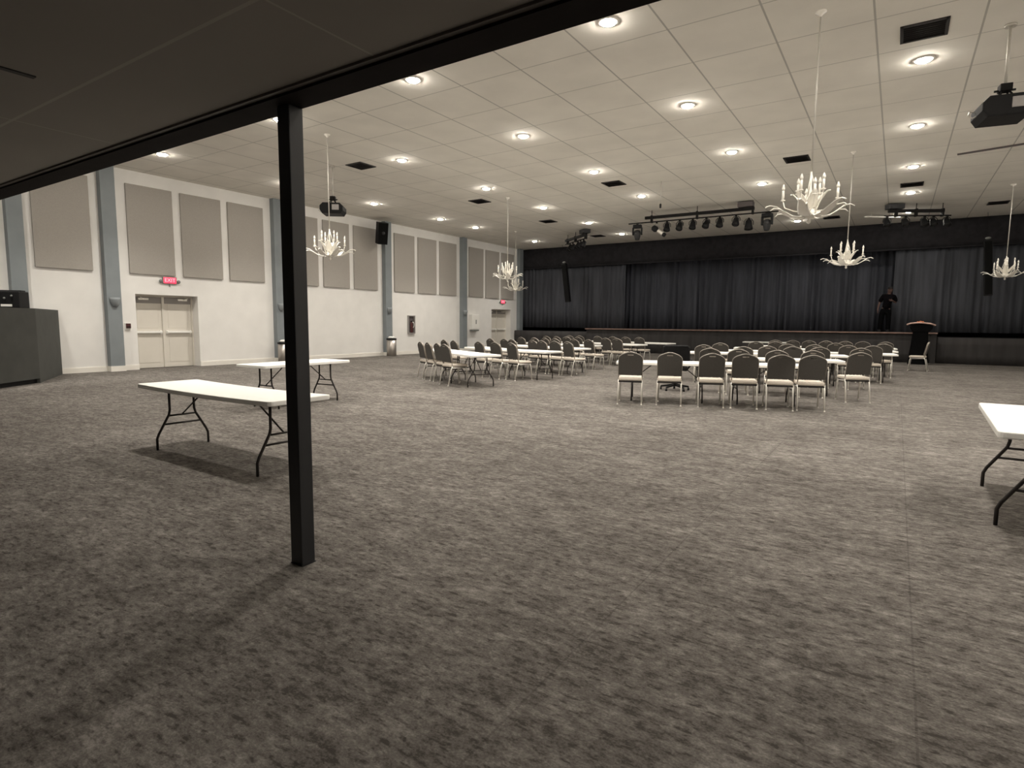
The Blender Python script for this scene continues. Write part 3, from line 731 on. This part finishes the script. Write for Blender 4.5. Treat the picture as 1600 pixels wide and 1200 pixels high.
# ------------------------------------------------------------------ chandeliers
def make_chandelier(loc, rz, label):
    t = thing('chandelier', label, 'chandelier', loc, rz, 'white leaf chandeliers')
    MB().lathe([(.005, 0), (.07, -.002), (.065, -.02), (.02, -.05), (.012, -.07)], c=(0, 0, ZC)).build('canopy', 'chandelier', t)
    MB().cyl((0, 0, 3.46), (0, 0, ZC-.05), .011, n=10).build('rod', 'rod', t)
    MB().lathe([(.004, 2.77), (.022, 2.785), (.028, 2.81), (.012, 2.83), (.03, 2.85), (.075, 2.88), (.085, 2.93), (.055, 2.99), (.03, 3.03), (.022, 3.15), (.012, 3.3), (.012, 3.46)], n=18).build('hub', 'chandelier', t)
    for k in range(3):
        a = 2*PI*k/3; c_, s_ = math.cos(a), math.sin(a)
        MB().cyl((.085*c_, .085*s_, 3.12), (0, 0, 3.455), .006, n=6).build('hanger_strand', 'chandelier', t)
    for k in range(6):
        a = 2*PI*k/6+.26; c_, s_ = math.cos(a), math.sin(a)
        pr = [(.04, 2.91), (.13, 2.865), (.24, 2.875), (.34, 2.94), (.43, 3.005), (.51, 3.025), (.565, 3.0)]
        wd = [.02, .055, .078, .070, .040, .019, .009]
        MB().sweep([(r*c_, r*s_, z) for r, z in pr], [(w_, .009) for w_ in wd], 8).build('lower_leaf', 'chandelier', t)
        # second thinner tendril beside each leaf
        a2 = a+.16; c2, s2 = math.cos(a2), math.sin(a2)
        MB().sweep([(r*c2, r*s2, z-.012) for r, z in [(.06, 2.90), (.16, 2.87), (.28, 2.91), (.40, 2.98), (.48, 2.985), (.525, 2.955)]], [.010, .010, .010, .010, .009, .007], 8).build('tendril', 'chandelier', t)
    for k in range(6):
        a = 2*PI*k/6+.75; c_, s_ = math.cos(a), math.sin(a)
        pr = [(.03, 2.97), (.07, 3.0), (.12, 3.07), (.17, 3.14), (.215, 3.185), (.25, 3.19)]
        wd = [.02, .055, .068, .052, .024, .006]
        MB().sweep([(r*c_, r*s_, z) for r, z in pr], [(w_, .008) for w_ in wd], 8).build('upper_leaf', 'chandelier', t)
    for k in range(8):
        a = 2*PI*k/8+.12; inner = k % 2; rr = .19 if inner else .335
        zb = 3.20 if inner else 3.10; c_, s_ = math.cos(a), math.sin(a)
        MB().sweep([(.05*c_, .05*s_, 2.94), (rr*.55*c_, rr*.55*s_, 2.95), (rr*.92*c_, rr*.92*s_, zb-.10), (rr*c_, rr*s_, zb-.005)], [.009, .008, .008, .008], 8).lathe([(.006, -.012), (.028, -.006), (.032, .004), (.016, .006)], c=(rr*c_, rr*s_, zb), n=12).build('candle_arm', 'chandelier', t)
        cd = MB().cyl((rr*c_, rr*s_, zb), (rr*c_, rr*s_, zb+.13), .0155, n=10).build('candle', 'chandelier', t)
        MB().lathe([(.010, .13), (.020, .15), (.021, .165), (.010, .20), (.003, .215)], c=(rr*c_, rr*s_, zb), n=10).build('bulb', 'chandelier', cd)
    return t
ch = make_chandelier((-1.10, 9.0, 0), .15, 'large white leaf chandelier nearest the camera at right')
for x, y, rz, lab in ((-10.77, 8.92, .5, 'white leaf chandelier just right of the dark post before the wall panels'),
                      (-10.98, 16.42, .9, 'white leaf chandelier before the wall panels, above and left of another chandelier'),
                      (-14.56, 22.43, .3, 'faint white leaf chandelier lowest in the far left corner beside the curtain'),
                      (-1.13, 16.39, .0, 'white leaf chandelier against the black valance right of centre stage'),
                      (2.54, 22.43, .7, 'white leaf chandelier against the dark curtain at the right edge')):
    dup(ch, (x, y, 0), rz, lab)

# ------------------------------------------------------------------ projectors
def projector(x, y, rz, label, sc=1.0):
    t = thing('projector', label, 'projector', (x, y, 0), rz, 'black ceiling projectors')
    z = 4.30
    MB().cyl((0, 0, 4.72), (0, 0, ZC), .02, n=10).lathe([(.07, 5.47), (.07, ZC-.001)], n=16).build('pole', 'rod', t)
    MB().box(-.07, .07, -.07, .07, 4.62, 4.72, bevel=.01).cyl((-.12, 0, 4.64), (.12, 0, 4.64), .015).cyl((-.1, -.1, 4.5), (-.03, -.03, 4.64), .012).cyl((.1, .1, 4.5), (.03, .03, 4.64), .012).cyl((.1, -.1, 4.5), (.03, -.03, 4.64), .012).cyl((-.1, .1, 4.5), (-.03, .03, 4.64), .012).build('mount', 'black_metal', t)
    MB().prism([(-.30, z+.03), (-.24, z-.06), (.24, z-.06), (.30, z+.03), (.30, z+.14), (.22, z+.22), (-.22, z+.22), (-.30, z+.14)], -.26, .26, bevel=.02).build('case', 'black', t)
    MB().box(.02, .20, -.275, -.255, z+.03, z+.17, bevel=.008).build('rear_panel', 'cabinet_frame', t)
    MB().lathe([(.085, 0), (.085, .08), (.065, .085), (.06, .03)], n=20, mtx=Matrix.Translation((-.1, .25, z+.08)) @ Matrix.Rotation(R(-90), 4, 'X')).build('lens', 'lens_glass', t)
    MB().sweep([(-.30, .05, z+.10), (-.37, .05, z+.12), (-.39, .04, z+.06), (-.34, .02, z+.02), (-.29, 0, z+.04)], .007, 6).build('cable_loop', 'rod', t)
    return t
projector(1.03, 10.75, R(10), 'black projector hanging on a white pole at the upper right edge')
projector(-12.81, 10.75, R(38), 'black projector hanging on a pole just right of the dark post')

# ------------------------------------------------------------------ lighting rigs
def rig(loc, rz, L, x_box, rail0, rail1, label):
    t = thing('lighting_rig', label, 'lighting rig', loc, rz, 'ceiling lighting rigs')
    zb, zr = 5.25, 5.09
    MB().box(-L/2, L/2, -.05, .05, zb-.05, zb+.05, bevel=.008).build('beam', 'black_metal', t)
    MB().cyl((rail0, 0, zr), (rail1, 0, zr), .022, n=10).build('rail', 'black_metal', t)
    for x in (-L/2+.25, 0, L/2-.05):
        MB().box(x-.03, x+.03, -.06, .06, zr-.03, zb+.07).cyl((x, 0, zb+.05), (x, 0, ZC), .012).build('hanger', 'black_metal', t)
    MB().box(x_box-.24, x_box+.24, -.16, .16, zb+.06, zb+.22, bevel=.01).cyl((x_box, 0, zb+.2), (x_box, 0, ZC), .02).build('dimmer_box', 'cabinet_in' if L > 3 else 'dark_grey', t)
    return t
ZR = 5.09
def par_light(loc, rz, label, tilt=35, grp='lamps on the lighting rigs', big=1.0):
    t = thing('stage_light', label, 'stage light', loc, rz, grp); s = big
    MB().box(-.03, .03, -.03, .03, -.06, -.023).build('hanging_clamp', 'black_metal', t)
    MB().sweep([(-.125*s, 0, -.22*s), (-.125*s, 0, -.12*s), (-.07*s, 0, -.06), (.07*s, 0, -.06), (.125*s, 0, -.12*s), (.125*s, 0, -.22*s)], [(.012, .005)]*6, 6).build('yoke', 'black_metal', t)
    Tm = Matrix.Translation((0, 0, -.22*s)) @ Matrix.Rotation(R(180-tilt), 4, 'X')
    MB().lathe([(.05*s, -.15*s), (.085*s, -.12*s), (.10*s, 0), (.115*s, .10*s), (.12*s, .13*s), (.10*s, .13*s), (.085*s, .06*s), (.01, .04*s)], n=18, mtx=Tm).build('lamp_can', 'black', t)
    MB().lathe([(.09*s, .09*s), (.05*s, .10*s), (.005, .102*s)], n=16, mtx=Tm).build('lens', 'lens_glass', t)
    return t
def moving_head(loc, rz, label, grp='lamps on the lighting rigs'):
    t = thing('moving_head_light', label, 'stage light', loc, rz, grp)
    MB().box(-.04, .04, -.04, .04, -.05, -.023).build('hanging_clamp', 'black_metal', t)
    MB().box(-.15, .15, -.12, .12, -.17, -.05, bevel=.02).build('base', 'black', t)
    for s in (-1, 1): MB().box(s*.155-.025, s*.155+.025, -.06, .06, -.42, -.15, bevel=.015).build('yoke_arm', 'black', t)
    MB().lathe([(.05, -.24), (.115, -.27), (.125, -.36), (.11, -.48), (.085, -.58), (.075, -.60), (.06, -.60), (.01, -.58)], n=20).build('head', 'dark_grey', t)
    MB().lathe([(.128, -.365), (.132, -.385), (.124, -.40)], n=20).build('band', 'lens_glass', t)
    return t
def follow_spot(loc, rz, label, grp='lamps on the lighting rigs'):
    t = thing('follow_spot', label, 'stage light', loc, rz, grp)
    MB().box(-.03, .03, -.03, .03, -.06, -.023).build('hanging_clamp', 'black_metal', t)
    MB().sweep([(-.10, 0, -.24), (-.12, 0, -.14), (0, 0, -.06), (.12, 0, -.14), (.10, 0, -.24)], .01, 6).build('yoke', 'rod', t)
    Tm = Matrix.Translation((.02, 0, -.30)) @ Matrix.Rotation(R(125), 4, 'Y')
    MB().lathe([(.04, -.22), (.10, -.18), (.11, -.05), (.06, .02), (.055, .26), (.075, .28), (.07, .36), (.01, .34)], n=16, mtx=Tm).build('barrel', 'black', t)
    MB().lathe([(.065, .03), (.067, .05), (.067, .24), (.06, .25)], n=16, mtx=Tm).build('sleeve', 'silver', t)
    return t
YR = 20.95
rig((-6.08, YR, 0), R(1), 3.75, 1.60, -2.5, 2.62, 'long black lighting rig hanging centre ceiling before the stage')
names = ['first', 'second', 'third', 'fourth', 'fifth', 'sixth', 'seventh', 'eighth', 'ninth', 'tenth']
moving_head((-8.25, YR, ZR), .2, 'black moving head lamp at the left end of the middle lighting rig')
follow_spot((-7.52, YR, ZR), R(5), 'slanted black spotlight with bright sleeve near left end of middle rig')
pars = [-7.14, -6.68, -6.22, -5.75, -5.30, -4.77]
for k, x in enumerate(pars):
    lab = 'small black can lamp, %s from left of six alike under the middle rig' % ORD[k]
    par_light((x, YR, ZR), R(random.uniform(-12, 12)), lab, tilt=25+10*(k % 2))
par_light((-4.36, YR, ZR-.12), R(20), 'dark can lamp hanging lower near right end of the middle lighting rig', tilt=10, big=1.15)
moving_head((-3.79, YR, ZR), -.2, 'black moving head lamp right of the middle rig, touching the largest chandelier')
rig((-12.40, 24.05, 0), R(-38), 2.2, .95, -1.1, 1.1, 'black lighting rig at left near the stage, angled toward the corner')
a = R(-38)
for k in range(5):
    u = (-.58, -.28, .26, .55, .85)[k]
    par_light((-12.40+u*math.cos(a), 24.05+u*math.sin(a), ZR), a, 'dark can lamp, %s from left on the left lighting rig' % ORD[k], tilt=30+8*(k % 2), grp='lamps on the left lighting rig')
rig((.28, 24.2, 0), R(27), 1.75, -.68, -1.0, 1.1, 'black lighting rig at right near the stage valance')
a = R(27)
for k in range(5):
    u = (-.90, -.31, .28, .56, .98)[k]
    par_light((.28+u*math.cos(a), 24.2+u*math.sin(a), ZR), a, 'dark can lamp, %s from left on the right lighting rig' % ORD[k], tilt=30+8*(k % 2), grp='lamps on the right lighting rig')

# ------------------------------------------------------------------ person on the stage
def skin_obj(name, joints, edges, material, parent, root=0, sub=2):
    me = bpy.data.meshes.new(name)
    me.from_pydata([j[0] for j in joints], edges, [])
    o = bpy.data.objects.new(name, me); C.objects.link(o); o.parent = parent
    sk = o.modifiers.new('skin', 'SKIN'); sk.use_smooth_shade = True
    for i, j in enumerate(joints):
        r = j[1]; me.skin_vertices[0].data[i].radius = r if isinstance(r, tuple) else (r, r)
        me.skin_vertices[0].data[i].use_root = (i == root)
    sb_ = o.modifiers.new('sub', 'SUBSURF'); sb_.levels = sub; sb_.render_levels = sub
    dg = bpy.context.evaluated_depsgraph_get()
    m2 = bpy.data.meshes.new_from_object(o.evaluated_get(dg))
    o.modifiers.clear(); o.data = m2; m2.materials.clear(); m2.materials.append(M[material])
    for p in m2.polygons: p.use_smooth = True
    return o
pr = thing('person', 'person in black short sleeved shirt and black trousers standing on the stage', 'person', (-.43, 28.02, ST+.004))
J = [((0.00, 0, .95), (.10, .08)), ((.02, 0, 1.12), (.10, .075)), ((.04, 0, 1.30), (.105, .08)), ((.06, .0, 1.44), (.085, .06)), ((.075, -.01, 1.52), .055),
     ((.09, -.03, 1.60), (.075, .085)), ((.10, -.045, 1.68), (.08, .095)), ((.105, -.05, 1.76), (.06, .075))]
E = [(i, i+1) for i in range(7)]
def limb(start, pts):
    p = start
    for q in pts: J.append(q); E.append((p, len(J)-1)); p = len(J)-1
    return p
def hand(w, wp, fwd, side, tp):
    """palm and five fingers rooted at wrist index w"""
    f = Vector(fwd).normalized(); s = Vector(side).normalized(); wp = Vector(wp)
    J.append((tuple(wp+f*.05), (.034, .016))); pi = len(J)-1; E.append((w, pi))
    for k, ln in enumerate((.075, .085, .08, .06)):
        b = wp+f*.095+s*(.03-.02*k)
        J.append((tuple(b), .010)); E.append((pi, len(J)-1))
        J.append((tuple(b+f*ln*.55+Vector(tp)*.012), .0088)); E.append((len(J)-2, len(J)-1))
        J.append((tuple(b+f*ln*.9+Vector(tp)*.035), .008)); E.append((len(J)-2, len(J)-1))
    b = wp+f*.045+s*.045
    J.append((tuple(b), .012)); E.append((pi, len(J)-1))
    J.append((tuple(b+f*.04+s*.02+Vector(tp)*.012), .010)); E.append((len(J)-2, len(J)-1))
w1 = limb(3, [((-.12, 0, 1.42), .05), ((-.19, .01, 1.30), .050), ((-.235, .02, 1.15), .042), ((-.262, -.01, 1.02), .038), ((-.275, -.04, .91), .026)])
hand(w1, (-.275, -.04, .91), (-.02, -.06, -1), (.3, -1, 0), (.5, 0, 0))
w2 = limb(3, [((.245, 0, 1.41), .06), ((.30, .02, 1.29), .050), ((.315, .03, 1.17), .042), ((.27, -.10, 1.19), .037), ((.22, -.20, 1.23), .026)])
hand(w2, (.22, -.20, 1.23), (-.8, -.5, .25), (0, .1, 1), (0, -.5, 0))
for sx, ky in ((-1, 0), (1, .01)):
    limb(0, [((sx*.10-.01, 0, .86), (.095, .09)), ((sx*.125-.02, -.02, .50), .062), ((sx*.135-.025, .0, .28), .055), ((sx*.14-.03, .02, .09), .042), ((sx*.145-.03, -.03, .045), (.042, .04)), ((sx*.155-.03, -.16, .035), (.040, .03))])
body = skin_obj('body', J, E, 'skin', pr)
# nose, mouth, ears sit on the head
MB().sweep([(.098, -.125, 1.70), (.098, -.150, 1.665), (.098, -.13, 1.655)], [.008, .014, .010], 8).sphere((.025, -.04, 1.675), .02, 8, sc=(.5, 1, 1.5)).sphere((.178, -.04, 1.675), .02, 8, sc=(.5, 1, 1.5)).sweep([(.075, -.128, 1.625), (.098, -.138, 1.623), (.121, -.128, 1.625)], .006, 6).build('face_features', 'skin', body)
for s in (-1, 1): MB().sphere((.10+s*.03, -.127, 1.69), .012, 10).build('eye', 'eye', body)
MB().sphere((.105, -.035, 1.745), .098, 16, sc=(.95, 1.05, .62)).build('hair', 'hair', body)
JS = [((0.0, 0, .90), (.175, .15)), ((.01, 0, 1.02), (.175, .15)), ((.03, 0, 1.2), (.18, .15)), ((.055, 0, 1.40), (.17, .14)), ((.07, -.008, 1.50), (.09, .085)),
      ((-.12, 0, 1.42), .10), ((-.19, .01, 1.30), .085), ((-.226, .016, 1.18), .08), ((.245, 0, 1.40), .10), ((.30, .02, 1.29), .085), ((.313, .026, 1.19), .08)]
skin_obj('shirt', JS, [(0, 1), (1, 2), (2, 3), (3, 4), (3, 5), (5, 6), (6, 7), (3, 8), (8, 9), (9, 10)], 'shirt', body)
JT = [((0, 0, .98), (.15, .115)), ((0, 0, .90), (.15, .115))]; ET = [(0, 1)]
for sx in (-1, 1):
    b0 = 1
    for q in (((sx*.10-.01, 0, .80), (.125, .12)), ((sx*.125-.02, -.01, .50), .10), ((sx*.135-.025, 0, .28), .09), ((sx*.14-.03, .01, .07), .085)):
        JT.append(q); ET.append((b0, len(JT)-1)); b0 = len(JT)-1
skin_obj('trousers', JT, ET, 'trousers', body)
for sx in (-1, 1): MB().prism([(-.055, 0), (.055, 0), (.05, .06), (.03, .10), (-.03, .10), (-.05, .06)], -.20, .09, bevel=.012, mtx=Matrix.Translation((sx*.145-.03, 0, 0))).build('shoe', 'black', body)

# ------------------------------------------------------------------ camera, world, view
yaw, pitch, roll = R(33.246), R(5.954), R(-.4647)
fwd = Vector((-math.sin(yaw)*math.cos(pitch), math.cos(yaw)*math.cos(pitch), -math.sin(pitch)))
rt = Vector((math.cos(yaw), math.sin(yaw), 0)); dn = fwd.cross(rt)
r2 = rt*math.cos(roll)+dn*math.sin(roll); d2 = dn*math.cos(roll)-rt*math.sin(roll)
cam = bpy.data.cameras.new('camera'); co = bpy.data.objects.new('camera', cam); C.objects.link(co)
m = Matrix((r2, -d2, -fwd)).transposed().to_4x4(); m.translation = (0, 0, 1.40)
co.matrix_world = m
cam.sensor_fit = 'HORIZONTAL'; cam.sensor_width = 36; cam.lens = 912.57/1600*36; cam.clip_start = .05; cam.clip_end = 200
SC.camera = co
wd = bpy.data.worlds.new('world'); SC.world = wd; wd.use_nodes = True
wd.node_tree.nodes['Background'].inputs[0].default_value = (.05, .047, .042, 1)
wd.node_tree.nodes['Background'].inputs[1].default_value = 0.0
SC.view_settings.view_transform = 'Standard'; SC.view_settings.look = 'None'
SC.view_settings.exposure = 0.12; SC.view_settings.gamma = 1.0; SC.view_settings.use_curve_mapping = False
